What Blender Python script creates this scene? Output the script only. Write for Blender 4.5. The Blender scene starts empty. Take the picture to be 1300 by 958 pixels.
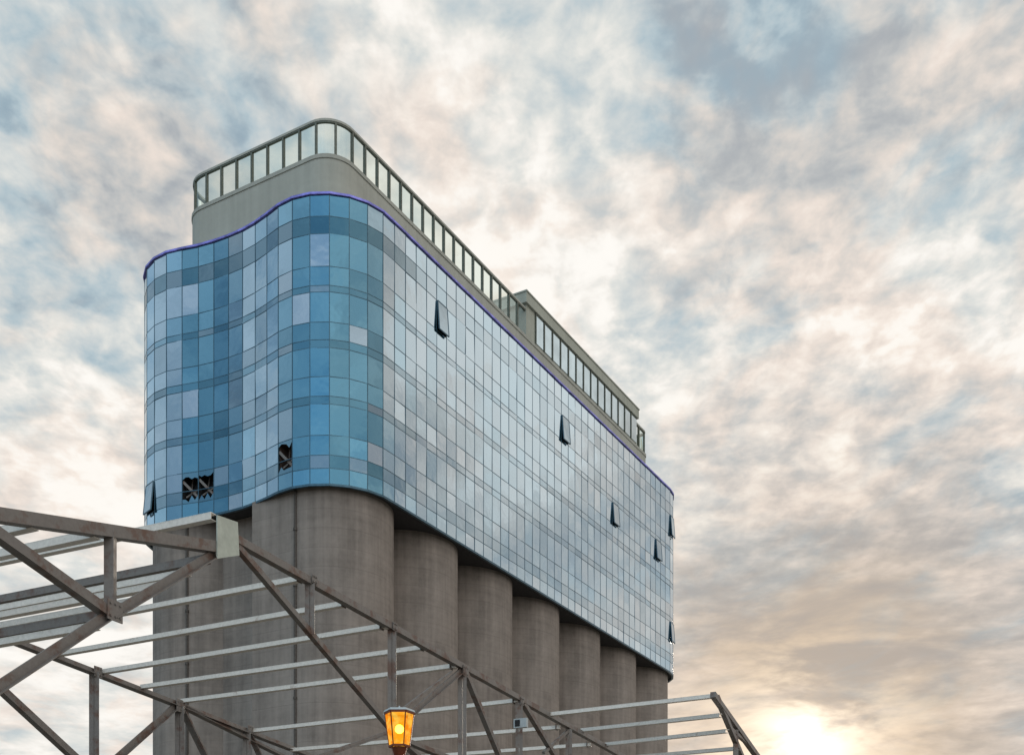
import bpy, bmesh, math, random
from mathutils import Vector, Matrix
random.seed(7)
R = math.radians
D = bpy.data
scene = bpy.context.scene
col = scene.collection

# ------------------------------------------------------------------ camera
CAM_Z = 1.6
F = 1487.0                     # focal length in pixels of a 1300 px wide frame
cam = D.cameras.new('camera')
cam.sensor_width = 36.0
cam.lens = 36.0 * F / 1300.0
cam.shift_y = (1252.0 - 479.0) / 1300.0      # a level camera with the lens raised: verticals stay vertical
cam.clip_start = 0.1
cam.clip_end = 6000
camo = D.objects.new('camera', cam)
camo.location = (0, 0, CAM_Z)
camo.rotation_euler = (R(90), 0, 0)
col.objects.link(camo)
scene.camera = camo
scene.view_settings.view_transform = 'Standard'
scene.view_settings.look = 'None'
scene.view_settings.exposure = 0.0
scene.view_settings.gamma = 1.0
scene.cycles.max_bounces = 8
scene.cycles.transparent_max_bounces = 16
scene.cycles.use_denoising = True

SUN_AZ, SUN_EL = 14.0, 11.5    # degrees right of the view direction, above the horizon

def dirv(az, el):
    return Vector((math.sin(R(az)) * math.cos(R(el)), math.cos(R(az)) * math.cos(R(el)), math.sin(R(el))))

def dirpx(px, py):             # direction of a cloud seen in the picture
    return Vector(((px - 650) / F, 1.0, (1252 - py) / F)).normalized()

# ------------------------------------------------------------------ sky
class NT:
    def __init__(s, tree):
        s.t = tree; s.n = tree.nodes; s.l = tree.links
    def new(s, typ, **kw):
        n = s.n.new(typ)
        for k, v in kw.items(): setattr(n, k, v)
        return n
    def put(s, sock, v):
        if isinstance(v, bpy.types.NodeSocket): s.l.new(v, sock)
        elif v is not None: sock.default_value = v
    def math(s, op, a, b=None, c=None, clamp=False):
        n = s.new('ShaderNodeMath', operation=op, use_clamp=clamp)
        s.put(n.inputs[0], a); s.put(n.inputs[1], b)
        if c is not None: s.put(n.inputs[2], c)
        return n.outputs[0]
    def vmath(s, op, a, b=None):
        n = s.new('ShaderNodeVectorMath', operation=op)
        s.put(n.inputs[0], a); s.put(n.inputs[1], b)
        return n.outputs['Value'] if op in ('DOT_PRODUCT', 'LENGTH', 'DISTANCE') else n.outputs[0]
    def noise(s, vec, scale, detail=4, rough=.55, dist=0.0, lac=2.0):
        n = s.new('ShaderNodeTexNoise')
        s.put(n.inputs['Vector'], vec); n.inputs['Scale'].default_value = scale
        n.inputs['Detail'].default_value = detail; n.inputs['Roughness'].default_value = rough
        n.inputs['Distortion'].default_value = dist; n.inputs['Lacunarity'].default_value = lac
        return n.outputs['Fac']
    def ramp(s, fac, stops, interp='LINEAR'):
        n = s.new('ShaderNodeValToRGB'); n.color_ramp.interpolation = interp
        e = n.color_ramp.elements
        while len(e) < len(stops): e.new(.5)
        for i, (p, c) in enumerate(stops):
            e[i].position = p; e[i].color = tuple(c) + (1,) if len(c) == 3 else c
        s.put(n.inputs[0], fac)
        return n.outputs[0]
    def mix(s, fac, a, b, blend='MIX', clamp=False):
        n = s.new('ShaderNodeMix', data_type='RGBA', blend_type=blend)
        s.put(n.inputs[0], fac)
        s.put(n.inputs[6], a if isinstance(a, bpy.types.NodeSocket) else tuple(a) + (1,))
        s.put(n.inputs[7], b if isinstance(b, bpy.types.NodeSocket) else tuple(b) + (1,))
        return n.outputs[2]
    def smooth(s, v, a, b, lo=0., hi=1.):
        n = s.new('ShaderNodeMapRange', interpolation_type='SMOOTHSTEP')
        s.put(n.inputs[0], v)
        for i, q in zip((1, 2, 3, 4), (a, b, lo, hi)): n.inputs[i].default_value = q
        return n.outputs[0]

world = D.worlds.new('World'); scene.world = world; world.use_nodes = True
w = NT(world.node_tree); w.n.clear()
tc = w.new('ShaderNodeTexCoord').outputs['Generated']
sep = w.new('ShaderNodeSeparateXYZ'); w.l.new(tc, sep.inputs[0])
zz = w.math('ADD', w.math('MAXIMUM', sep.outputs[2], 0.0), 0.12)
comb = w.new('ShaderNodeCombineXYZ')
w.l.new(w.math('DIVIDE', sep.outputs[0], zz), comb.inputs[0])
w.l.new(w.math('DIVIDE', sep.outputs[1], zz), comb.inputs[1])
P = comb.outputs[0]                                   # point on the flat cloud deck
def rotP(ang, sx, sy, off):
    m = w.new('ShaderNodeMapping'); w.l.new(P, m.inputs[0])
    m.inputs['Rotation'].default_value = (0, 0, R(ang)); m.inputs['Scale'].default_value = (sx, sy, 1)
    m.inputs['Location'].default_value = off
    return m.outputs[0]
n_big = w.noise(rotP(20, 1, .8, (3.1, 1.7, 0)), 2.4, 3, .5, .3)
n_mid = w.noise(rotP(-25, 1, .7, (0.4, 5.2, 0)), 6.5, 5, .55, .4)
n_puf = w.smooth(w.noise(rotP(10, 1, .8, (7.7, 2.2, 0)), 19, 4, .52, .25), .24, .76, .08, .92)
n_hue = w.noise(rotP(60, 1, .7, (2.7, 9.2, 0)), 5.0, 4, .6, .5)
low = w.new('ShaderNodeMapping'); w.l.new(tc, low.inputs[0]); low.inputs['Scale'].default_value = (1, 1, 3.6); low.inputs['Rotation'].default_value = (0, R(6), 0)
n_str = w.noise(low.outputs[0], 7.5, 6, .58, .35)
elev = sep.outputs[2]
def term(n, k): return w.math('MULTIPLY', w.math('SUBTRACT', n, .5), k)
tone = w.math('ADD', .535, term(n_big, .40))
tone = w.math('ADD', tone, term(n_mid, w.smooth(elev, .2, .45, .45, 1.25)))
tone = w.math('ADD', tone, term(n_puf, w.smooth(elev, .22, .50, .15, .72)))
tone = w.math('ADD', tone, term(n_str, w.smooth(elev, .25, .48, 1.5, .2)))
NF = Vector((.868, -.497, 0))
def refl(px, py):              # the part of the sky that the long glass side throws back
    d = dirpx(px, py); return d - 2 * d.dot(NF) * NF
# where the cloud deck is thicker or thinner: (direction, radius in degrees, amount)
blobs = [(dirpx(690, 310), 5, .14), (dirpx(600, 380), 4, .10), (dirpx(90, 400), 7, .12), (dirpx(180, 80), 3, .12),
         (dirpx(930, 230), 5, -.16), (dirpx(910, 390), 3, -.05), (dirpx(830, 90), 5, -.06), (dirpx(60, 80), 7, -.12), (dirpx(215, 260), 6, -.10),
         (dirpx(350, 330), 5, -.05), (dirpx(1230, 110), 6, -.14), (dirpx(1060, 500), 9, .10), (dirpx(1010, 670), 6, -.16), (dirpx(1200, 800), 8, -.15),
         (dirpx(540, 60), 6, .10), (dirpx(1250, 250), 5, .10), (dirpx(60, 900), 10, .20), (dirpx(1180, 560), 7, .06), (dirpx(930, 560), 5, .12), (dirpx(940, 800), 4, -.10), (dirpx(1120, 850), 4, -.12),
         (refl(530, 380), 4, .22), (refl(640, 460), 5, .36), (refl(540, 590), 3, -.22), (refl(770, 640), 3.5, -.20), (refl(660, 660), 3, -.06), (refl(600, 520), 1.8, -.10), (refl(700, 560), 3.5, .24), (refl(760, 760), 2, .14), (refl(570, 660), 1.8, .16),
         (dirv(-95, 30), 7, .28), (dirv(-112, 24), 6, -.22), (dirv(-80, 34), 6, -.18), (dirv(-125, 33), 6, .2), (dirv(-104, 40), 5, -.14), (dirv(-88, 20), 5, .12)]
for d, rad, amt in blobs:
    dt = w.vmath('DOT_PRODUCT', tc, tuple(d))
    tone = w.math('ADD', tone, w.smooth(dt, math.cos(R(rad * 1.6)), 1.0, 0, amt * 1.4))
n_fin = w.noise(rotP(-15, 1, .85, (1.2, 4.2, 0)), 60, 4, .6, .2)
tone = w.math('ADD', tone, term(n_fin, w.smooth(elev, .25, .5, .10, .30)))
n_st2 = w.noise(low.outputs[0], 26, 4, .55, .3)
tone = w.math('ADD', tone, term(n_st2, w.smooth(elev, .25, .5, .8, .15)))
sunpx = dirpx(1022, 945)
ds = w.vmath('DOT_PRODUCT', tc, tuple(sunpx))
ang = w.math('MULTIPLY', w.math('ARCCOSINE', w.math('MINIMUM', ds, 1.0)), 180 / math.pi)
def bell(sig): return w.math('EXPONENT', w.math('MULTIPLY', w.math('POWER', w.math('DIVIDE', ang, sig), 2.0), -1.0))
tone = w.math('ADD', tone, w.math('MULTIPLY', bell(3.8), .42))
tone = w.math('SMOOTH_MAX', tone, .10, .30)
t01 = w.math('SMOOTH_MIN', tone, 1.0, .15, clamp=True)
cool = w.ramp(t01, [(.05, (.30, .42, .50)), (.30, (.46, .56, .61)), (.50, (.60, .65, .66)), (.70, (.75, .76, .73)), (.88, (.90, .87, .82)), (1.0, (1.0, .97, .92))])
peach = w.ramp(t01, [(.05, (.38, .41, .44)), (.30, (.53, .54, .54)), (.50, (.68, .64, .60)), (.70, (.83, .74, .67)), (.88, (.94, .85, .77)), (1.0, (1.0, .96, .90))])
cloud = w.mix(w.smooth(w.math('ADD', n_hue, w.math('MULTIPLY', sep.outputs[0], .15)), .40, .62, 0, 1), cool, peach)
tan = w.ramp(t01, [(.0, (.40, .36, .33)), (.3, (.55, .48, .42)), (.5, (.67, .58, .51)), (.72, (.84, .73, .63)), (1., (1., .93, .80))])
warm = w.math('MULTIPLY', w.smooth(ang, 19, 4, 0, .9), w.smooth(n_hue, .25, .6, .75, 1.1), clamp=True)
cloud = w.mix(warm, cloud, tan)
gold = w.math('MULTIPLY', bell(5.8), w.smooth(n_str, .38, .62, .2, .9))
cloud = w.mix(gold, cloud, (.98, .72, .45))
core = w.math('ADD', w.math('MULTIPLY', bell(2.8), w.smooth(n_str, .42, .60, .0, 1.2)), w.math('MULTIPLY', bell(1.1), .8))
core = w.math('MINIMUM', core, 1.0)
cloud = w.mix(core, cloud, (1.4, 1.24, 1.02))
# thin gaps show the clear evening sky
sky = w.new('ShaderNodeTexSky', sky_type='NISHITA', sun_disc=False)
sky.sun_elevation = R(SUN_EL); sky.sun_rotation = R(SUN_AZ)
sky.altitude = 20; sky.air_density = 1.0; sky.dust_density = 1.0
sk = w.new('ShaderNodeVectorMath', operation='SCALE'); w.l.new(sky.outputs[0], sk.inputs[0]); sk.inputs['Scale'].default_value = .1
leftsky = w.smooth(w.vmath('DOT_PRODUCT', tc, tuple(dirv(-115, 32))), math.cos(R(75)), math.cos(R(35)), 0, .75)
cloud = w.mix(leftsky, cloud, w.mix(.25, w.mix(1.0, cloud, (.62, .82, 1.0), 'MULTIPLY'), (.30, .48, .66)))
gap = w.math('MULTIPLY', w.smooth(t01, .30, .0, 0, .35), w.math('SUBTRACT', 1, w.smooth(ang, 35, 15, 0, 1)))
cloud = w.mix(gap, cloud, sk.outputs[0])
behind = w.smooth(w.vmath('DOT_PRODUCT', tc, tuple(Vector((.2, -.9, .42)).normalized())), math.cos(R(75)), math.cos(R(30)), 1.0, 2.0)  # rear sky brightened out of view, added as fill for silos and purlins
bh = w.new('ShaderNodeVectorMath', operation='SCALE'); w.l.new(cloud, bh.inputs[0]); w.l.new(behind, bh.inputs['Scale']); cloud = bh.outputs[0]
# the land below the horizon
cloud = w.mix(w.smooth(sep.outputs[2], -.02, .0, 1, 0), cloud, (.16, .15, .13))
up = w.new('ShaderNodeVectorMath', operation='SCALE'); w.l.new(cloud, up.inputs[0]); up.inputs['Scale'].default_value = 10.0
bg = w.new('ShaderNodeBackground'); w.l.new(up.outputs[0], bg.inputs[0]); bg.inputs[1].default_value = 0.1
wo = w.new('ShaderNodeOutputWorld'); w.l.new(bg.outputs[0], wo.inputs[0])

sun = D.lights.new('sun', 'SUN'); sun.energy = 2.2; sun.angle = R(12); sun.color = (1.0, .86, .70)
suno = D.objects.new('sun', sun); col.objects.link(suno)
suno.rotation_euler = dirv(SUN_AZ, SUN_EL).to_track_quat('Z', 'Y').to_euler()
suno.location = (30, 100, 60)

# ------------------------------------------------------------------ materials
def mat(name):
    m = D.materials.new(name); m.use_nodes = True
    t = NT(m.node_tree); t.n.clear()
    out = t.new('ShaderNodeOutputMaterial')
    return m, t, out
def principled(t, out, color, rough=.8, metal=0., bump=None, bstr=.3, bdist=.02, spec=.4):
    p = t.new('ShaderNodeBsdfPrincipled')
    t.put(p.inputs['Base Color'], color if isinstance(color, bpy.types.NodeSocket) else tuple(color) + (1,))
    t.put(p.inputs['Roughness'], rough); t.put(p.inputs['Metallic'], metal)
    p.inputs['Specular IOR Level'].default_value = spec
    if bump is not None:
        b = t.new('ShaderNodeBump'); b.inputs['Strength'].default_value = bstr; b.inputs['Distance'].default_value = bdist
        t.l.new(bump, b.inputs['Height']); t.l.new(b.outputs[0], p.inputs['Normal'])
    t.l.new(p.outputs[0], out.inputs[0])
    return p

def concrete(name, base, lift=True, stain=.5, var=.25):
    m, t, out = mat(name)
    obj = t.new('ShaderNodeTexCoord').outputs['Object']
    def mp(sx, sy, sz):
        n = t.new('ShaderNodeMapping'); t.l.new(obj, n.inputs[0]); n.inputs['Scale'].default_value = (sx, sy, sz); return n.outputs[0]
    cloudy = t.noise(mp(1, 1, .6), .35, 5, .6)
    fine = t.noise(mp(1, 1, 1), 3.0, 6, .65)
    runs = t.noise(mp(1.6, 1.6, .06), 1.2, 4, .6)
    hb = t.noise(mp(.05, .05, 1.0), 1.1, 3, .7)
    k = t.math('ADD', t.math('MULTIPLY', cloudy, .9), t.math('MULTIPLY', fine, .35))
    k = t.math('ADD', k, t.math('MULTIPLY', runs, .85))
    k = t.math('ADD', k, t.math('MULTIPLY', hb, .45))
    k = t.math('SUBTRACT', k, 1.28)
    k = t.math('MULTIPLY', k, var * 4)
    c0 = tuple(b * .62 for b in base); c1 = tuple(min(1, b * 1.32) for b in base)
    oi = t.new('ShaderNodeObjectInfo')
    k = t.math('ADD', k, t.math('MULTIPLY', t.math('SUBTRACT', oi.outputs['Random'], .5), .22))
    c = t.ramp(t.math('ADD', k, .5, clamp=True), [(0, c0), (.5, base), (1, c1)])
    h = fine
    if lift:
        sp = t.new('ShaderNodeSeparateXYZ'); t.l.new(obj, sp.inputs[0])
        fr = t.math('FRACT', t.math('DIVIDE', sp.outputs[2], 1.2))
        line = t.smooth(t.math('ABSOLUTE', t.math('SUBTRACT', fr, .5)), .45, .5, 0, 1)
        c = t.mix(t.math('MULTIPLY', line, .16), c, tuple(b * .5 for b in base))
        h = t.math('SUBTRACT', fine, t.math('MULTIPLY', line, .5))
    principled(t, out, c, .9, 0, h, .35, .03, .25)
    return m

def glass_mat():
    m, t, out = mat('blue_reflective_glazing')
    at = t.new('ShaderNodeAttribute', attribute_name='tone', attribute_type='GEOMETRY')
    spt = t.new('ShaderNodeSeparateColor'); t.l.new(at.outputs['Color'], spt.inputs[0])
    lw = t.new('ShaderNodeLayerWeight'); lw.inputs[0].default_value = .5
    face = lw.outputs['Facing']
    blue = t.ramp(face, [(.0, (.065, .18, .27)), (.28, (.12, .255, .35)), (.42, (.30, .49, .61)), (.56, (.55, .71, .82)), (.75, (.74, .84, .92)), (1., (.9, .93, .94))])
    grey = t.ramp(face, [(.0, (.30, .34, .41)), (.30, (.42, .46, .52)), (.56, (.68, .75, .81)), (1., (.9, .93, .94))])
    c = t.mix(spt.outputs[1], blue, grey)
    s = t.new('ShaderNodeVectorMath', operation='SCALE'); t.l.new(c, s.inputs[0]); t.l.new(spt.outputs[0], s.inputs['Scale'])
    obj = t.new('ShaderNodeTexCoord').outputs['Object']
    b = t.new('ShaderNodeBump'); b.inputs['Strength'].default_value = .12; b.inputs['Distance'].default_value = .05
    t.l.new(t.noise(obj, .9, 2, .5), b.inputs['Height'])
    g = t.new('ShaderNodeBsdfGlossy'); t.l.new(s.outputs[0], g.inputs[0]); g.inputs['Roughness'].default_value = .06; t.l.new(b.outputs[0], g.inputs['Normal'])
    d = t.new('ShaderNodeBsdfDiffuse'); d.inputs[0].default_value = (.03, .09, .12, 1)
    mx = t.new('ShaderNodeMixShader'); mx.inputs[0].default_value = .86
    t.l.new(d.outputs[0], mx.inputs[1]); t.l.new(g.outputs[0], mx.inputs[2]); t.l.new(mx.outputs[0], out.inputs[0])
    return m

def plain(name, color, rough=.6, metal=0., var=.25, scale=6., spec=.4):
    m, t, out = mat(name)
    obj = t.new('ShaderNodeTexCoord').outputs['Object']
    n = t.noise(obj, scale, 5, .6)
    c = t.ramp(n, [(.3, tuple(x * (1 - var) for x in color)), (.7, tuple(min(1, x * (1 + var)) for x in color))])
    principled(t, out, c, rough, metal, n, .15, .01, spec)
    return m

def steel(name, paint, rust, amount):
    m, t, out = mat(name)
    obj = t.new('ShaderNodeTexCoord').outputs['Object']
    n = t.noise(obj, 2.2, 6, .7); n2 = t.noise(obj, 14, 4, .6)
    c = t.ramp(n2, [(.3, tuple(x * .9 for x in paint)), (.7, tuple(min(.9, x * 1.1) for x in paint))])
    c = t.mix(t.smooth(n, .62 - amount * .35, .78 - amount * .3, 0, .85), c, rust)
    principled(t, out, c, .5, .2, n2, .3, .006)
    return m

def clear_glass(name, tint, refl, milk):
    m, t, out = mat(name)
    tr = t.new('ShaderNodeBsdfTransparent'); tr.inputs[0].default_value = tint + (1,)
    gl = t.new('ShaderNodeBsdfGlossy'); gl.inputs[0].default_value = (.85, .92, .9, 1); gl.inputs['Roughness'].default_value = .04
    df = t.new('ShaderNodeBsdfDiffuse'); df.inputs[0].default_value = (.50, .58, .54, 1)
    a = t.new('ShaderNodeMixShader'); a.inputs[0].default_value = milk
    t.l.new(tr.outputs[0], a.inputs[1]); t.l.new(df.outputs[0], a.inputs[2])
    fr = t.new('ShaderNodeFresnel'); fr.inputs[0].default_value = 1.5
    b = t.new('ShaderNodeMixShader'); t.l.new(t.math('ADD', fr.outputs[0], refl, clamp=True), b.inputs[0])
    t.l.new(a.outputs[0], b.inputs[1]); t.l.new(gl.outputs[0], b.inputs[2]); t.l.new(b.outputs[0], out.inputs[0])
    return m

M = {
    'silo': concrete('slipformed_brown_grey_concrete', (.225, .200, .180), var=.38),
    'pale': concrete('pale_grey_green_concrete', (.36, .375, .34), False, var=.15),
    'soffit': plain('dark_soffit_lining', (.045, .045, .048), .8),
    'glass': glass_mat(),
    'mullion': plain('blue_grey_mullion_aluminium', (.05, .105, .145), .28, .65),
    'coping': plain('violet_blue_coping_metal', (.22, .22, .66), .4, .2, .5, 1.5),
    'brownroom': plain('brown_dusty_room_lining', (.075, .05, .042), .9),
    'dark': plain('dark_room_lining', (.02, .022, .025), .9),
    'post': plain('dark_bronze_green_post_paint', (.10, .115, .095), .5, .2),
    'balglass': clear_glass('pale_green_balustrade_glass', (.86, .93, .89), 0.05, .12),
    'roofwin': plain('grey_blue_pavilion_glass', (.45, .56, .62), .08, .8, .2, .6, .9),
    'slab': concrete('grey_green_roof_fascia', (.36, .385, .34), False, var=.15),
    'steel': steel('weathered_brown_grey_steel', (.17, .158, .148), (.115, .06, .04), .4),
    'purlin': steel('pale_galvanised_steel', (.68, .65, .60), (.24, .14, .09), .05),
    'plate': plain('pale_grey_green_plate_paint', (.40, .44, .39), .6, 0, .15, 5),
    'lampmetal': plain('rust_red_lamp_metal', (.16, .045, .02), .5, .5),
    'pipe': plain('dark_downpipe', (.07, .062, .055), .7),
    'flood': plain('grey_blue_floodlight_casing', (.40, .45, .47), .5, .1, .1),
    'ground': None,
}
m, t, out = mat('dusty_gravel_ground')
obj = t.new('ShaderNodeTexCoord').outputs['Object']
n = t.noise(obj, .15, 8, .65)
principled(t, out, t.ramp(n, [(.3, (.13, .115, .095)), (.7, (.22, .20, .17))]), .95, 0, t.noise(obj, 8, 5, .6), .4, .02)
M['ground'] = m
def emitter(name, c0, c1, s):
    m, t, out = mat(name)
    obj = t.new('ShaderNodeTexCoord').outputs['Object']
    lw = t.new('ShaderNodeLayerWeight'); lw.inputs[0].default_value = .45
    c = t.mix(lw.outputs['Facing'], c0, c1)
    e = t.new('ShaderNodeEmission'); c = t.mix(t.smooth(t.noise(obj, 14, 3, .6), .4, .65, 0, .6), c, (1, .72, .12)) if 'pane' in name else c
    t.l.new(c, e.inputs[0]); e.inputs[1].default_value = s
    g = t.new('ShaderNodeBsdfTransparent'); g.inputs[0].default_value = (1, .62, .12, 1)
    mx = t.new('ShaderNodeMixShader'); mx.inputs[0].default_value = .6 if 'pane' in name else 1
    t.l.new(g.outputs[0], mx.inputs[1]); t.l.new(e.outputs[0], mx.inputs[2]); t.l.new(mx.outputs[0], out.inputs[0])
    return m
M['amber'] = emitter('lit_amber_lantern_pane', (1, .36, .012), (.8, .12, .004), 1.35)
M['bulb'] = emitter('glowing_lamp_bulb', (1, .85, .45), (1, .7, .3), 14)

# ------------------------------------------------------------------ helpers
def link(name, bm, material, parent=None, smooth=False, kind=None):
    me = D.meshes.new(name)
    bmesh.ops.remove_doubles(bm, verts=bm.verts, dist=1e-5) if False else None
    bm.normal_update(); bm.to_mesh(me); bm.free()
    me.materials.append(M[material] if isinstance(material, str) else material)
    if smooth:
        for p in me.polygons: p.use_smooth = True
        me.set_sharp_from_angle(angle=R(40))
    o = D.objects.new(name, me); col.objects.link(o)
    if parent is not None: o.parent = parent
    if kind: o['kind'] = kind
    return o
def thing(name, label, cat, loc=(0, 0, 0), rz=0, group=None):
    o = D.objects.new(name, None); col.objects.link(o)
    o.location = loc; o.rotation_euler = (0, 0, rz); o['label'] = label; o['category'] = cat
    if group: o['group'] = group
    return o
def prism(bm, pts, z0, z1, caps=True):
    n = len(pts)
    lo = [bm.verts.new((x, y, z0)) for x, y in pts]; hi = [bm.verts.new((x, y, z1)) for x, y in pts]
    for i in range(n):
        bm.faces.new((lo[i], lo[(i + 1) % n], hi[(i + 1) % n], hi[i]))
    if caps:
        bm.faces.new(lo[::-1]); bm.faces.new(hi)
def ring(bm, pin, pout, z0, z1):
    """closed hollow band between two outlines of equal count"""
    n = len(pin)
    a = [bm.verts.new((x, y, z0)) for x, y in pin]; b = [bm.verts.new((x, y, z0)) for x, y in pout]
    c = [bm.verts.new((x, y, z1)) for x, y in pout]; d = [bm.verts.new((x, y, z1)) for x, y in pin]
    for i in range(n):
        j = (i + 1) % n
        bm.faces.new((a[i], a[j], b[j], b[i])[::-1]); bm.faces.new((b[i], b[j], c[j], c[i]))
        bm.faces.new((c[i], c[j], d[j], d[i])); bm.faces.new((d[i], d[j], a[j], a[i]))
def box_ab(bm, p, q, w, h, up=Vector((0, 0, 1)), ow=0., oh=0.):
    """a bar from p to q, w wide and h deep, offset ow, oh across its axis"""
    p = Vector(p); q = Vector(q); d = (q - p).normalized()
    s = d.cross(up)
    if s.length < 1e-4: s = Vector((1, 0, 0))
    s.normalize(); u = s.cross(d).normalized()
    vs = []
    for e in (p, q):
        for a, b in ((-1, -1), (1, -1), (1, 1), (-1, 1)):
            vs.append(bm.verts.new(e + s * (a * w / 2 + ow) + u * (b * h / 2 + oh)))
    for f in ((3, 2, 1, 0), (4, 5, 6, 7), (0, 1, 5, 4), (1, 2, 6, 5), (2, 3, 7, 6), (3, 0, 4, 7)):
        bm.faces.new([vs[i] for i in f])
def cyl(bm, c, r0, r1, z0, z1, n=32):
    lo = [bm.verts.new((c[0] + r0 * math.cos(2 * math.pi * i / n), c[1] + r0 * math.sin(2 * math.pi * i / n), z0)) for i in range(n)]
    hi = [bm.verts.new((c[0] + r1 * math.cos(2 * math.pi * i / n), c[1] + r1 * math.sin(2 * math.pi * i / n), z1)) for i in range(n)]
    for i in range(n):
        bm.faces.new((lo[i], lo[(i + 1) % n], hi[(i + 1) % n], hi[i]))
    bm.faces.new(lo[::-1]); bm.faces.new(hi)

# ------------------------------------------------------------------ ground
bm = bmesh.new()
S = 3000
vs = [bm.verts.new(v) for v in ((-S, -S, 0), (S, -S, 0), (S, S, 0), (-S, S, 0))]; bm.faces.new(vs)
g = link('ground', bm, 'ground', kind='structure')

# ------------------------------------------------------------------ silo building
TH = R(29.8)
E1 = Vector((math.sin(TH), math.cos(TH), 0)); E2 = Vector((-math.cos(TH), math.sin(TH), 0))
CC = Vector((-11.63, 76.4, 0))
bld = thing('silo_building', 'tall building of brown concrete silos carrying a blue glass block with rounded ends', 'building', CC, R(90 - 29.8))
SR, SP, NS, WV = 3.9, 7.8, 7, 10.8
ZB, ZT = 32.5, 50.25
def local(px, py_plane_x=None, plane_y=None):
    p = (px - 650) / F
    if plane_y is not None:
        return -((CC.x + plane_y * E2.x) - p * (CC.y + plane_y * E2.y)) / (E1.x - p * E1.y)
    return -((CC.x + py_plane_x * E1.x) - p * (CC.y + py_plane_x * E1.y)) / (E2.x - p * E2.y)

for row in range(2):
    for i in range(NS):
        bm = bmesh.new(); cyl(bm, (0, 0), SR, SR, 0, ZB + .02, 96)
        s = link('silo', bm, 'silo', bld, True); s.location = (i * SP, row * WV, 0)
# walls that close the gap between the two rows
y_edge = local(320, -SR)
bm = bmesh.new(); prism(bm, [(-SR + .01, .0), (-SR + .01, y_edge), (3, y_edge), (3, 0)][::-1], 0, ZB); link('infill_wall', bm, 'silo', bld)
bm = bmesh.new(); prism(bm, [(-2.2, y_edge), (-2.2, WV - 2), (2, WV - 2), (2, y_edge)][::-1], 0, ZB); link('infill_wall', bm, 'silo', bld)
xe = (NS - 1) * SP
bm = bmesh.new(); prism(bm, [(xe, 0), (xe + SR - .01, 0), (xe + SR - .01, WV), (xe, WV)], 0, ZB); link('infill_wall', bm, 'silo', bld)
# downpipes and joints seen as dark upright lines
for px, on in ((375, 'a'), (234, 'b')):
    y = local(px, -SR - .03)
    cy = 0 if on == 'a' else WV
    x = -math.sqrt(max(0, (SR + .05) ** 2 - min(SR, abs(y - cy)) ** 2)) if abs(y - cy) < SR else -SR
    bm = bmesh.new(); cyl(bm, (x, y), .09, .09, 0, ZB - .05, 10)
    for k in range(9): cyl(bm, (x, y), .13, .13, 2 + k * 3.5, 2.15 + k * 3.5, 10)
    link('downpipe', bm, 'pipe', bld, True)

# outline of the glazing, counter-clockwise seen from above
def outline(R0, waist=14.0, step=R(6)):
    h = WV / 2
    pts = []
    xc = math.sqrt((R0 + waist) ** 2 - h * h)
    phi = math.asin(h / (R0 + waist))
    def arc(cx, cy, r, a0, a1):
        n = max(2, int(abs(a1 - a0) / step))
        for i in range(n): 
            a = a0 + (a1 - a0) * i / n; pts.append((cx + r * math.cos(a), cy + r * math.sin(a)))
    # far end (x = xe): the same two bulges
    arc(xe, 0, R0, -math.pi / 2, phi)
    arc(xe + xc, h, waist, math.pi + phi, math.pi - phi)
    arc(xe, WV, R0, -phi, math.pi / 2)
    arc(0, WV, R0, math.pi / 2, math.pi + phi)
    arc(-xc, h, waist, phi, -phi)
    arc(0, 0, R0, math.pi - phi, 3 * math.pi / 2)
    return pts
def resample(pts, step):
    P = [Vector(p) for p in pts] + [Vector(pts[0])]
    L = [0]
    for a, b in zip(P, P[1:]): L.append(L[-1] + (b - a).length)
    n = round(L[-1] / step); out = []; j = 0
    for i in range(n):
        s = L[-1] * i / n
        while L[j + 1] < s: j += 1
        f = (s - L[j]) / max(1e-9, L[j + 1] - L[j]); out.append(P[j].lerp(P[j + 1], f))
    return out
GO = SR + .55
fine = outline(GO)
cols = resample(fine, 1.22); NC = len(cols)
def off(pts, d):
    n = len(pts); out = []
    for i in range(n):
        a = Vector(pts[(i - 1) % n]); b = Vector(pts[(i + 1) % n]); t_ = (b - a).normalized()
        out.append((pts[i][0] + t_.y * d, pts[i][1] - t_.x * d))
    return out
rows = [0, 1.32, 2.4, 4.4, 5.57, 5.97, 7.82, 8.9, 9.39, 11.17, 12.37, 12.86, 14.77, 15.99, 16.8, 17.75]
spandrel = {1, 4, 7, 10, 13}
storeys = [(0, 2), (2, 5), (5, 8), (8, 11), (11, 15)]
# floor plate, soffit and roof of the glass block
inner = off([tuple(c) for c in cols], -.12)
bm = bmesh.new(); prism(bm, inner, ZB + .02, ZB + .25); link('soffit', bm, 'soffit', bld)
bm = bmesh.new(); prism(bm, inner, ZT - .25, ZT - .05); link('roof', bm, 'pale', bld)
for s0, s1 in storeys[1:]:
    z = ZT - rows[s0]
    bm = bmesh.new(); prism(bm, off([tuple(c) for c in cols], -.9), z - .15, z + .15); link('floor_plate', bm, 'dark', bld)
co = [tuple(c) for c in cols]
bm = bmesh.new(); ring(bm, off(co, -.10), off(co, .10), ZT, ZT + .13)
link('coping', bm, 'coping', bld)
bm = bmesh.new(); ring(bm, off(co, -.14), off(co, .05), ZB - .14, ZB)
link('sill_trim', bm, 'mullion', bld)
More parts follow.
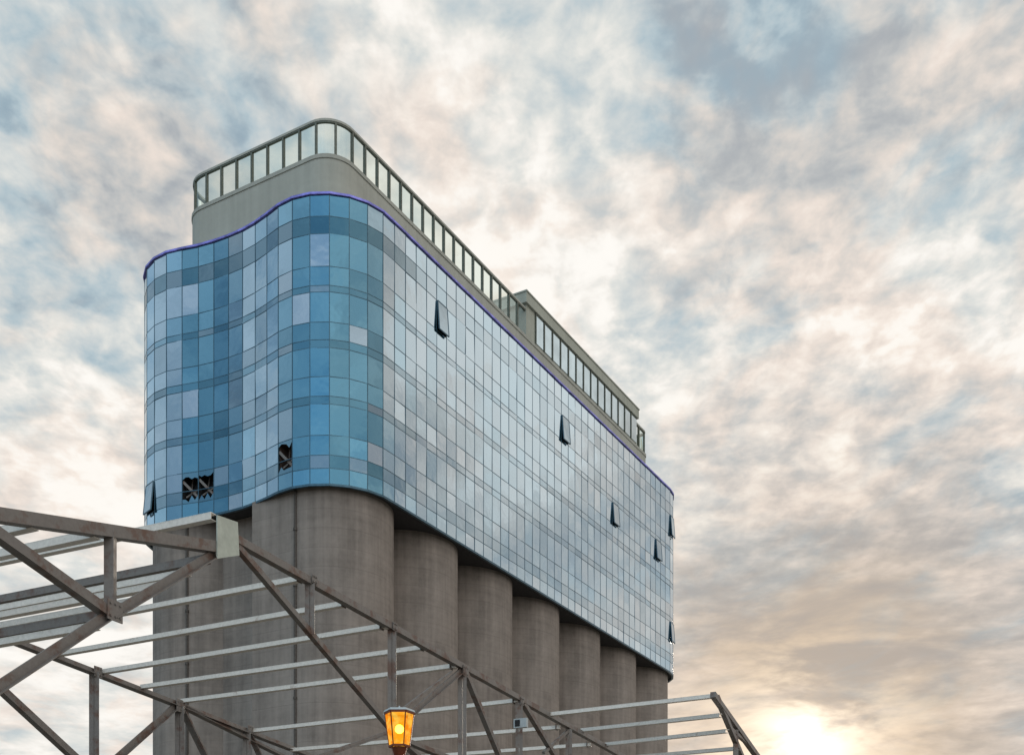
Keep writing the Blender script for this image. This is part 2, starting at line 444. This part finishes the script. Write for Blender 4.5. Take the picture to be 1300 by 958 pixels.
# mullions and transoms
bm = bmesh.new()
for i in range(NC):
    c = cols[i]; nx = off(co, 1.0)[i] if i == 0 else None
offs = off(co, 1.0)
for i in range(NC):
    n_ = Vector(offs[i]) - cols[i]; tan = Vector((-n_.y, n_.x))
    a = cols[i] - tan * .028 - n_ * .1; b = cols[i] + tan * .028 - n_ * .1; c = cols[i] + tan * .028 + n_ * .012; d = cols[i] - tan * .028 + n_ * .012
    prism(bm, [tuple(a), tuple(d), tuple(c), tuple(b)], ZB, ZT)
link('mullion', bm, 'mullion', bld)
for r_ in range(1, len(rows) - 1):
    bm = bmesh.new(); ring(bm, off(co, -.08), off(co, .008), ZT - rows[r_] - .022, ZT - rows[r_] + .022)
    link('transom', bm, 'mullion', bld)

def project(P3):
    W = CC + P3[0] * E1 + P3[1] * E2
    return 650 + F * W.x / W.y, 1252 - F * (P3[2] - CAM_Z) / W.y, W.y
# open windows, given by the place they are seen at
openings = [(557, 398), (717, 548), (783, 655), (833, 700), (852, 668), (853, 805), (238, 622), (255, 622), (370, 592), (192, 600)]
def pane(bm, lay, a, b, z0, z1, tone, tilt=None):
    """one pane, its corners pushed a few mm so each throws back its own bit of sky"""
    n_ = Vector((b.y - a.y, -(b.x - a.x))).normalized()
    if tilt is None:
        tx = random.gauss(0, .006); tz = random.gauss(0, .006)
    else: tx, tz = tilt
    H = (z1 - z0) / 2; W_ = (b - a).length / 2
    def c(pt, sz, sx): 
        o = n_ * (sx * tx * W_ + sz * tz * H)
        return bm.verts.new((pt.x + o.x, pt.y + o.y, z0 if sz < 0 else z1))
    f = bm.faces.new((c(a, -1, -1), c(b, -1, 1), c(b, 1, 1), c(a, 1, -1)))
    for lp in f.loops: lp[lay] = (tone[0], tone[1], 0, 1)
    return f
units = []
colbase = [random.random() for _ in range(NC)]
for i in range(NC):
    a = cols[i]; b = cols[(i + 1) % NC]
    n_ = Vector((b.y - a.y, -(b.x - a.x))).normalized()
    for k, (s0, s1) in enumerate(storeys):
        A = project((a.x, a.y, ZT - rows[s0])); B = project((b.x, b.y, ZT - rows[s1]))
        mid = (a + b) / 2; Wm = CC + mid.x * E1 + mid.y * E2
        nw = n_.x * E1 + n_.y * E2
        facing = nw.dot(Vector((0, 0, 0)) - Wm) > 0
        area = abs(A[0] - B[0]) * abs(A[1] - B[1]) if facing else 0
        units.append(dict(i=i, k=k, area=area, a=a, b=b, n=n_, s0=s0, s1=s1, rect=(min(A[0], B[0]), max(A[0], B[0])), facing=facing))
opened = {}
for px, py in openings:
    best = None
    for u in units:
        if not u['facing']: continue
        mid = (u['a'] + u['b']) / 2
        for r_ in range(u['s0'], u['s1']):
            if rows[r_ + 1] - rows[r_] < 1.0: continue
            q = project((mid.x, mid.y, ZT - (rows[r_] + rows[r_ + 1]) / 2))
            dd = (q[0] - px) ** 2 + (q[1] - py) ** 2
            if best is None or dd < best[0]: best = (dd, u['i'], u['k'], r_)
    k_ = best[2]; rr = [r_ for r_ in range(*storeys[k_]) if r_ not in spandrel]
    r0 = min(rr, key=lambda r_: abs(r_ - best[3])); r1 = r0 + 1 if r0 + 1 in rr else r0
    if r1 == r0 and r0 - 1 in rr: r0 -= 1
    if px > 450: r0 = r1 = max((r0, r1), key=lambda r_: rows[r_ + 1] - rows[r_])
    opened[(best[1], best[2])] = (r0, r1) if px > 450 else (12, 13)
forced = [u for u in units if (u['i'], u['k']) in opened]
rest = sorted([u for u in units if (u['i'], u['k']) not in opened], key=lambda u: -u['area'])
single = forced + rest[:100 - len(forced)]; ids = {(u['i'], u['k']) for u in single}
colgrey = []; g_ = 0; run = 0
for i in range(NC):                      # grey cloud reflections put into the glass colour, by runs of columns
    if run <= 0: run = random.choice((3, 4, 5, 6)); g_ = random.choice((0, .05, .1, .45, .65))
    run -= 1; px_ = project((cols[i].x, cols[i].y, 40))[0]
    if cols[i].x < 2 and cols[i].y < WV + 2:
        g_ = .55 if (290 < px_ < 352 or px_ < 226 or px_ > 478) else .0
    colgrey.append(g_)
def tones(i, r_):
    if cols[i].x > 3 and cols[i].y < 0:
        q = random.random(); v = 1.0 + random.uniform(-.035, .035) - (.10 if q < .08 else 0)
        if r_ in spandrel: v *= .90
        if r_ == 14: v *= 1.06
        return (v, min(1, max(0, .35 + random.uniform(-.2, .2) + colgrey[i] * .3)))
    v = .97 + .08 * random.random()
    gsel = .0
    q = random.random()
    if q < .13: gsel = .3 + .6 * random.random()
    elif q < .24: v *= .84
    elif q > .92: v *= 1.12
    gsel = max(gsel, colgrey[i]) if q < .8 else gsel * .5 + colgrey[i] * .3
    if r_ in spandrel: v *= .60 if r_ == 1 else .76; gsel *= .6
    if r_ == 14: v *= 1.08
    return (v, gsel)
bulk = bmesh.new(); blay = bulk.loops.layers.float_color.new('tone')
for u in units:
    key = (u['i'], u['k']); one = key in ids
    if one:
        bm = bmesh.new(); lay = bm.loops.layers.float_color.new('tone')
    else: bm, lay = bulk, blay
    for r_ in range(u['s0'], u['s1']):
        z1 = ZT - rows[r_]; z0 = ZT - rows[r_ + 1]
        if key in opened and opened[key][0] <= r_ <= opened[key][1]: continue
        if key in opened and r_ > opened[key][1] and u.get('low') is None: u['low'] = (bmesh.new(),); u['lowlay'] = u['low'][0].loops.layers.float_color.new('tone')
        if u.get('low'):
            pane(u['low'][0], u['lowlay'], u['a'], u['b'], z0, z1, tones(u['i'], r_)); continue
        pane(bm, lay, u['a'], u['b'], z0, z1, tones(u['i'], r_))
    if one:
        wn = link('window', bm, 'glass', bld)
        if key in opened:
            if u.get('low'): link('pane', u['low'][0], 'glass', wn)
            r_, r2 = opened[key]; z1 = ZT - rows[r_] - .03; z0 = ZT - rows[r2 + 1] + .03
            a3 = Vector((u['a'].x, u['a'].y, 0)); b3 = Vector((u['b'].x, u['b'].y, 0)); n3 = Vector((u['n'].x, u['n'].y, 0))
            e = (b3 - a3).normalized(); a3 = a3 + e * .03; b3 = b3 - e * .03
            wn['label'] = 'window with its sash propped open'
            # dark room behind
            rb = bmesh.new()
            q = [a3 - n3 * .02, b3 - n3 * .02, b3 - n3 * .8, a3 - n3 * .8]
            lo = [rb.verts.new((p.x, p.y, z0)) for p in q]; hi = [rb.verts.new((p.x, p.y, z1)) for p in q]
            for j in (1, 2, 3): rb.faces.new((lo[j], lo[(j + 1) % 4], hi[(j + 1) % 4], hi[j])[::-1])
            rb.faces.new(lo); rb.faces.new(hi[::-1])
            link('opening', rb, 'brownroom' if 340 < u['rect'][0] < 380 else 'dark', wn)
            broken = u['a'].x < 3 and 205 < u['rect'][0] < 262 or 340 < u['rect'][0] < 380
            if broken:
                wn['label'] = 'window opening with its panes missing'
                fb = bmesh.new()
                L = lambda f_, z_, d_=.1: a3.lerp(b3, f_) - n3 * d_ + Vector((0, 0, z_))
                box_ab(fb, L(.0, z1 - .5), L(1, z0 + .3, .2), .12, .16); box_ab(fb, L(.1, z0 + .5, .3), L(.9, z1 - .9, .5), .1, .1)
                box_ab(fb, L(.25, z0 + .1, .45), L(.35, z1 - .2, .6), .06, .06)
                link('prop', fb, 'steel', wn)
                for side_ in (0, 1):             # jagged pieces left in the frame
                    gb = bmesh.new(); gl = gb.loops.layers.float_color.new('tone'); zz_ = z1 if side_ == 0 else z0; sg = -1 if side_ == 0 else 1
                    hs = [random.uniform(.05, .5) for _ in range(6)]
                    ed = [L(k / 5, zz_ - z1 + z1, .0) for k in range(6)]; tp = [e_ + Vector((0, 0, sg * h_)) for e_, h_ in zip(ed, hs)]
                    ev = [gb.verts.new(v_) for v_ in ed]; tv = [gb.verts.new(v_) for v_ in tp]
                    for k in range(5):
                        f_ = gb.faces.new((ev[k], ev[k + 1], tv[k + 1], tv[k]) if sg > 0 else (tv[k], tv[k + 1], ev[k + 1], ev[k]))
                        for lp in f_.loops: lp[gl] = (.8, .1, 0, 1)
                    link('glass_shard', gb, 'glass', wn)
                continue
            # sash hung from its head, leaning outwards
            sb = bmesh.new(); sl = sb.loops.layers.float_color.new('tone')
            big = (.05 if r2 > r_ else .075) if u['a'].x > 3 else .10
            dz = z1 - z0; out_ = dz * math.sin(big); dn = dz * math.cos(big)
            H0 = Vector((0, 0, z1)); H1 = Vector((0, 0, z1 - dn)) + n3 * (out_ + .04)
            H0 = H0 + n3 * .04
            th = n3 * .04
            vs = [a3 + H0, b3 + H0, b3 + H1, a3 + H1]
            outer = [sb.verts.new(v + th) for v in vs]; innr = [sb.verts.new(v) for v in vs]
            fs = [sb.faces.new(outer[::-1]), sb.faces.new(innr)]
            for j in range(4): fs.append(sb.faces.new((outer[j], outer[(j + 1) % 4], innr[(j + 1) % 4], innr[j])))
            for f_ in fs:
                for lp in f_.loops: lp[sl] = (.75, .3, 0, 1)
            sash = link('sash', sb, 'glass', wn)
            fb = bmesh.new()
            for p_, q_ in ((vs[0], vs[1]), (vs[1], vs[2]), (vs[2], vs[3]), (vs[3], vs[0])):
                box_ab(fb, p_ + th * .5, q_ + th * .5, .07, .07)
            link('sash_frame', fb, 'mullion', wn)
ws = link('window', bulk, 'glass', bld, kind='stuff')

# ---- set-back roof storey
UX0, UY0, UY1 = -2.3, -1.9, 11.4
ZP, ZR = 54.3, 56.35
xfar = local(822, plane_y=UY0)
def rrect(x0, y0, x1, y1, rad, n=8, far=.6):
    pts = []
    for cx, cy, a0 in ((x1 - far, y0 + far, -90), (x1 - far, y1 - far, 0), (x0 + rad, y1 - rad, 90), (x0 + rad, y0 + rad, 180)):
        r_ = far if a0 in (-90, 0) else rad
        for i in range(n + 1):
            a = R(a0 + 90 * i / n); pts.append((cx + r_ * math.cos(a), cy + r_ * math.sin(a)))
    return pts
up_out = rrect(UX0, UY0, xfar, UY1, 1.9)
bm = bmesh.new(); prism(bm, up_out, ZT - .05, ZP - .25); link('parapet_wall', bm, 'pale', bld, True)
bm = bmesh.new(); prism(bm, off(up_out, .06), ZP - .25, ZP); link('parapet_cap', bm, 'pale', bld, True)
bal = D.objects.new('balustrade', None); col.objects.link(bal); bal.parent = bld
pv0, pv1 = local(668, plane_y=UY0), local(808, plane_y=UY0)
per = sum((Vector(up_out[i]) - Vector(up_out[i - 1])).length for i in range(len(up_out)))
NB = round(per / 1.34); bq = resample(up_out, per / (NB * 4)); bo = [Vector(v) for v in off([tuple(p) for p in bq], -.12)]; NQ = len(bo)
def vis(p): return not (pv0 - .3 < p[0] < pv1 + .3 and p[1] < 4)
for i in range(0, NQ, 4):
    p = bo[i]; q = bo[(i + 1) % NQ]
    t_ = (q - p).normalized(); n2 = Vector((t_.y, -t_.x))
    if vis(p):
        bm = bmesh.new()
        a = -t_ * .06 - n2 * .1; b = t_ * .06 - n2 * .1; c = t_ * .06 + n2 * .1; d = -t_ * .06 + n2 * .1
        prism(bm, [tuple(a), tuple(d), tuple(c), tuple(b)], ZP, ZR)
        o = link('post', bm, 'post', bal); o.location = (p.x, p.y, 0)
    if vis(p) and vis(bo[(i + 4) % NQ]):
        bm = bmesh.new()
        g_ = [bo[(i + k) % NQ] for k in range(5)]
        g_[0] = g_[0] + t_ * .08; g_[4] = g_[4] - (g_[4] - g_[3]).normalized() * .08
        for k in range(4):
            tk = (g_[k + 1] - g_[k]).normalized(); nk = Vector((tk.y, -tk.x)) * .02
            vs = [bm.verts.new((v.x, v.y, z)) for v, z in ((g_[k], ZP + .02), (g_[k + 1], ZP + .02), (g_[k + 1], ZR - .01), (g_[k], ZR - .01))]
            bm.faces.new(vs)
        bmesh.ops.remove_doubles(bm, verts=bm.verts, dist=.001)
        link('glass_panel', bm, 'balglass', bal, True)
bt = [tuple(v) for v in bo]
bm = bmesh.new(); ring(bm, off(bt, -.08), off(bt, .08), ZR, ZR + .09); link('handrail', bm, 'post', bal)
bm = bmesh.new(); ring(bm, off(bt, -.10), off(bt, .10), ZR + .095, ZR + .24); link('rail_cap', bm, 'pale', bal)
# long roof pavilion
Yp = CC.y + pv0 * E1.y + UY0 * E2.y
ZV = CAM_Z + (1252 - 371) / F * Yp
pav = D.objects.new('roof_pavilion', None); col.objects.link(pav); pav.parent = bld
bm = bmesh.new(); prism(bm, [(pv0, UY0), (pv1, UY0), (pv1, 5.5), (pv0, 5.5)], ZP, ZV - .95); link('pavilion_wall', bm, 'slab', pav)
bm = bmesh.new(); prism(bm, [(pv0 - .3, UY0 - .2), (pv1 + .15, UY0 - .2), (pv1 + .15, 5.8), (pv0 - .3, 5.8)], ZV - .95, ZV - .12)
link('fascia', bm, 'slab', pav)
bm = bmesh.new(); prism(bm, [(pv0 - .36, UY0 - .26), (pv1 + .2, UY0 - .26), (pv1 + .2, 5.9), (pv0 - .36, 5.9)], ZV - .12, ZV); link('roof_edge', bm, 'slab', pav)
nw = 14; ws_ = (pv1 - pv0 - 1.5) / nw
for i in range(nw):
    x0 = pv0 + 1.5 + i * ws_ + .10; x1 = x0 + ws_ - .20
    bm = bmesh.new(); prism(bm, [(x0, UY0 - .06), (x1, UY0 - .06), (x1, UY0 - .003), (x0, UY0 - .003)], ZP + .15, ZV - 1.07); wnp = link('pavilion_window', bm, 'roofwin', pav)
    bm = bmesh.new(); prism(bm, [(x0 - .15, UY0 - .13), (x0 - .05, UY0 - .13), (x0 - .05, UY0 - .003), (x0 - .15, UY0 - .003)], ZP + .01, ZV - .96); link('pavilion_mullion', bm, 'post', pav)

# ------------------------------------------------------------------ steel roof frame in front
YAW = R(25.3)
D1 = Vector((math.sin(YAW), math.cos(YAW), 0)); D2 = Vector((-math.cos(YAW), math.sin(YAW), 0))
A0 = Vector((-5.43, 22.0, 0))
def on(px, py, dd):
    """point of the truss standing dd metres along the purlins, on the sight line through a pixel"""
    B = A0 + D2 * dd; p = (px - 650) / F
    h = -(B.x - p * B.y) / (D1.x - p * D1.y)
    q = B + D1 * h
    return Vector((q.x, q.y, CAM_Z + (1252 - py) / F * q.y))
root = thing('steel_roof_frame', 'bare brown steel trusses with pale purlins and no roofing, in front of the silos', 'roof frame', (0, 0, 0))
def member(name, p, q, w, h, material='steel', t=.018, section='L'):
    bm = bmesh.new()
    if section == 'L':                       # back to back angles with a slot between them
        box_ab(bm, p, q, t, h, ow=-.004 - t / 2); box_ab(bm, p, q, t, h, ow=.004 + t / 2)
        box_ab(bm, p, q, w / 2, t, ow=-.005 - t - w / 4, oh=-h / 2 + t / 2); box_ab(bm, p, q, w / 2, t, ow=.005 + t + w / 4, oh=-h / 2 + t / 2)
    elif section == 'C':                     # channel purlin
        box_ab(bm, p, q, t, h); box_ab(bm, p, q, w, t, ow=w / 2 - t / 2 - .002, oh=h / 2 + t / 2); box_ab(bm, p, q, w, t, ow=w / 2 - t / 2 - .002, oh=-h / 2 - t / 2)
    else:
        box_ab(bm, p, q, w, h)
    return link(name, bm, material, root)
W2 = 9.2
# front truss
member('rafter', on(283, 676, 0), on(850, 993, 0), .16, .15, section='B')
member('rafter', on(283, 696, 0), on(-150, 632, 0), .20, .20, section='B')
member('strut', on(140, 675, 0), on(140, 778, 0), .16, .16, section='B')
member('diagonal', on(272, 702, 0), on(140, 780, 0), .20, .15)
member('diagonal', on(-48, 646, 0), on(140, 780, 0), .18, .17, section='B')
member('bottom_chord', on(140, 778, 0), on(-150, 968, 0), .18, .16)
member('diagonal', on(298, 690, 0), on(505, 935, 0), .12, .12, section='B')
member('strut', on(394, 737, 0), on(394, 806, 0), .16, .16)
member('strut', on(498, 797, 0), on(498, 925, 0), .16, .16)
member('diagonal', on(507, 918, 0), on(587, 849, 0), .13, .13)
member('strut', on(587, 849, 0), on(587, 1040, 0), .18, .18)
member('diagonal', on(590, 852, 0), on(655, 1010, 0), .14, .14, section='B')
member('strut', on(659, 889, 0), on(659, 1040, 0), .16, .16)
member('diagonal', on(664, 892, 0), on(720, 985, 0), .14, .14, section='B')
member('strut', on(722, 925, 0), on(722, 1040, 0), .16, .16)
member('diagonal', on(505, 935, 0), on(587, 1010, 0), .14, .14)
member('bottom_chord', on(505, 935, 0), on(850, 1075, 0), .14, .14)
member('bottom_chord', on(505, 925, 0), on(380, 968, 0), .10, .09)
member('tie', on(510, 900, 0), on(574, 852, 0), .05, .05, section='B')
member('tie', on(690, 955, 0), on(722, 926, 0), .09, .09, section='B')
# second truss, one bay further back
member('rafter', on(-139, 752, W2), on(450, 980, W2), .20, .16)
member('strut', on(121, 853, W2), on(121, 1000, W2), .22, .20)
member('diagonal', on(-60, 818, W2), on(121, 985, W2), .20, .18, section='B')
member('diagonal', on(121, 985, W2), on(224, 894, W2), .20, .18)
member('strut', on(229, 896, W2), on(229, 1040, W2), .22, .20)
member('diagonal', on(232, 898, W2), on(275, 985, W2), .18, .16)
member('strut', on(314, 926, W2), on(314, 1040, W2), .20, .18)
member('diagonal', on(235, 897, W2), on(372, 965, W2), .18, .12)
member('diagonal', on(318, 930, W2), on(350, 1000, W2), .16, .14)
member('diagonal', on(-139, 752, W2), on(-60, 818, W2), .18, .16)
# third truss end on the right
W0 = -5.2
member('rafter', on(905, 881, W0), on(990, 1000, W0), .16, .16, section='B')
member('diagonal', on(910, 884, W0), on(950, 980, W0), .14, .14, section='B')
member('strut', on(934, 926, W0), on(934, 1040, W0), .14, .14, section='B')
member('strut', on(951, 945, W0), on(928, 925, W0), .10, .10, section='B')
# purlins between the trusses: (right end on the near truss, left end on the far truss)
pur = [((386, 732), (4, 805)), ((442, 764), (67, 830)), ((490, 793), (127, 852)), ((541, 820), (178, 871)), ((578, 844), (229, 889)),
       ((657, 888), (318, 927)), ((711, 922), (368, 951)), ((750, 944), (420, 968))]
for (a, b), (c, d) in pur:
    member('purlin', on(a, b, 0) , on(c, d, W2), .15, .085, 'purlin', .012, 'C')
for a, b in ((268, 654), (120, 676), (40, 664)):
    p = on(a, b, 0); member('purlin', p, p + D2 * W2 + Vector((0, 0, .05)), .15, .11, 'purlin', .012, 'C')
p = on(262, 708, 0); member('purlin', p, p + D2 * W2, .14, .11, 'steel', .02, 'C')
p = on(238, 725, 0); member('purlin', p, p + D2 * W2, .12, .09, 'purlin', .012, 'C')
p = on(140, 778, 0); member('purlin', p, p + D2 * W2, .12, .11, 'steel', .02, 'C')
for (a, b), (c, d) in (((909, 882), (696, 906)), ((913, 907), (737, 926)), ((921, 927), (768, 944)), ((936, 949), (780, 962))):
    member('purlin', on(a, b, W0), on(c, d, 0), .15, .085, 'purlin', .012, 'C')
# ridge plate
a = on(269, 710, 0); b = on(297, 706, 0); c = on(295, 664, 0); d = on(269, 655, 0)
bm = bmesh.new()
nrm = D2 * -.13
fr = [bm.verts.new(v + nrm) for v in (a, b, c, d)]; bk = [bm.verts.new(v + nrm * .8) for v in (a, b, c, d)]
bm.faces.new(fr); bm.faces.new(bk[::-1])
for j in range(4): bm.faces.new((fr[j], bk[j], bk[(j + 1) % 4], fr[(j + 1) % 4]))
bmesh.ops.recalc_face_normals(bm, faces=bm.faces)
gp = link('gusset_plate', bm, 'plate', root)
# cleats that hold the purlins, and lighter rails on the left slope
for (a, b), _ in pur:
    p = on(a, b, 0); bm = bmesh.new(); box_ab(bm, p - D1 * .09 + D2 * .12, p + D1 * .09 + D2 * .12, .012, .20); link('cleat', bm, 'steel', root)
for a, b in ((205, 741), (168, 762), (120, 793)):
    p = on(a, b, 0); member('purlin', p, p + D2 * W2, .14, .085, 'purlin', .012, 'C')
# node plates
for px, py, dd, s_ in ((140, 776, 0, .34), (587, 852, 0, .28), (226, 896, W2, .36), (659, 890, 0, .22), (497, 796, 0, .2), (394, 736, 0, .18), (121, 853, W2, .28), (315, 926, W2, .26)):
    p = on(px, py, dd); bm = bmesh.new(); box_ab(bm, p - D1 * s_ * .5 - D2 * .1, p + D1 * s_ * .5 - D2 * .1, .02, s_)
    for u_ in (-.32, 0, .32):
        for v_ in (-.3, .3):
            q = p + D1 * s_ * u_ + Vector((0, 0, s_ * v_)) - D2 * .11; box_ab(bm, q, q - D2 * .02, .03, .03)
    link('gusset_plate', bm, 'steel', root)
# columns that carry the frame
for px, py, dd in ((-150, 632, 0), (850, 993, 0), (450, 980, W2), (-139, 752, W2), (990, 1000, W0)):
    p = on(px, py, dd); member('column', (p.x, p.y, 0), (p.x, p.y, p.z + .05), .22, .22, section='B')

# ------------------------------------------------------------------ floodlight on the frame
p = on(647, 919, 0) - D2 * .35
fl = thing('floodlight', 'small pale grey floodlight box fixed to the steel frame right of the lantern', 'floodlight', p, -YAW)
bm = bmesh.new(); box_ab(bm, (-.2, 0, 0), (.2, 0, 0), .12, .26); link('casing', bm, 'flood', fl)
bm = bmesh.new(); box_ab(bm, (-.15, -.07, 0), (.0, -.07, 0), .02, .18); link('lens', bm, 'dark', fl)
bm = bmesh.new(); box_ab(bm, (0, .06, .0), (0, .35, .0), .05, .05); link('bracket', bm, 'steel', fl)

# ------------------------------------------------------------------ street lamp
LY = 13.0; s_ = LY / F
lx = (507 - 650) * s_; zt_ = CAM_Z + (1252 - 905) * s_; zb_ = CAM_Z + (1252 - 947) * s_
lamp = thing('street_lamp', 'lit amber glass lantern with a rust red frame on a post, before the silos', 'street lamp', (lx, LY, 0))
def hexring(r, z, n=6, a0=0): return [Vector((r * math.cos(a0 + 2 * math.pi * i / n), r * math.sin(a0 + 2 * math.pi * i / n), z)) for i in range(n)]
rt, rb_ = 18.5 * s_, 13 * s_
T = hexring(rt, zt_); B = hexring(rb_, zb_)
for i in range(6):
    j = (i + 1) % 6
    bm = bmesh.new(); bm.faces.new([bm.verts.new(v) for v in (B[i], B[j], T[j], T[i])]); link('lantern_pane', bm, 'amber', lamp)
bm = bmesh.new()
for i in range(6):
    j = (i + 1) % 6
    box_ab(bm, B[i], T[i], .011, .011); box_ab(bm, T[i], T[j], .022, .03); box_ab(bm, B[i], B[j], .018, .022)
link('lantern_frame', bm, 'lampmetal', lamp)
bm = bmesh.new()
cyl(bm, (0, 0), 20.5 * s_, 19 * s_, zt_ + .01, zt_ + .035, 6); cyl(bm, (0, 0), 16 * s_, 4 * s_, zt_ + .035, zt_ + .055, 6); cyl(bm, (0, 0), .02, .004, zt_ + .055, zt_ + .085, 8)
link('lantern_cap', bm, 'flood', lamp)
bm = bmesh.new()
bmesh.ops.create_uvsphere(bm, u_segments=16, v_segments=10, radius=.05)
bmesh.ops.translate(bm, verts=bm.verts, vec=(0, 0, (zt_ + zb_) / 2 + .01)); link('bulb', bm, 'bulb', lamp, True)
bm = bmesh.new()
cyl(bm, (0, 0), .06, rb_ * .8, zb_ - .10, zb_ - .012, 12); cyl(bm, (0, 0), .075, .05, .9, zb_ - .10, 16); cyl(bm, (0, 0), .14, .11, .25, .9, 12); cyl(bm, (0, 0), .2, .17, 0, .25, 12)
link('post', bm, 'lampmetal', lamp, True)
pl = D.lights.new('lantern_light', 'POINT'); pl.energy = 6; pl.color = (1, .55, .15); pl.shadow_soft_size = .05
plo = D.objects.new('lantern_light', pl); col.objects.link(plo); plo.parent = lamp; plo.location = (0, 0, (zt_ + zb_) / 2 + .01)
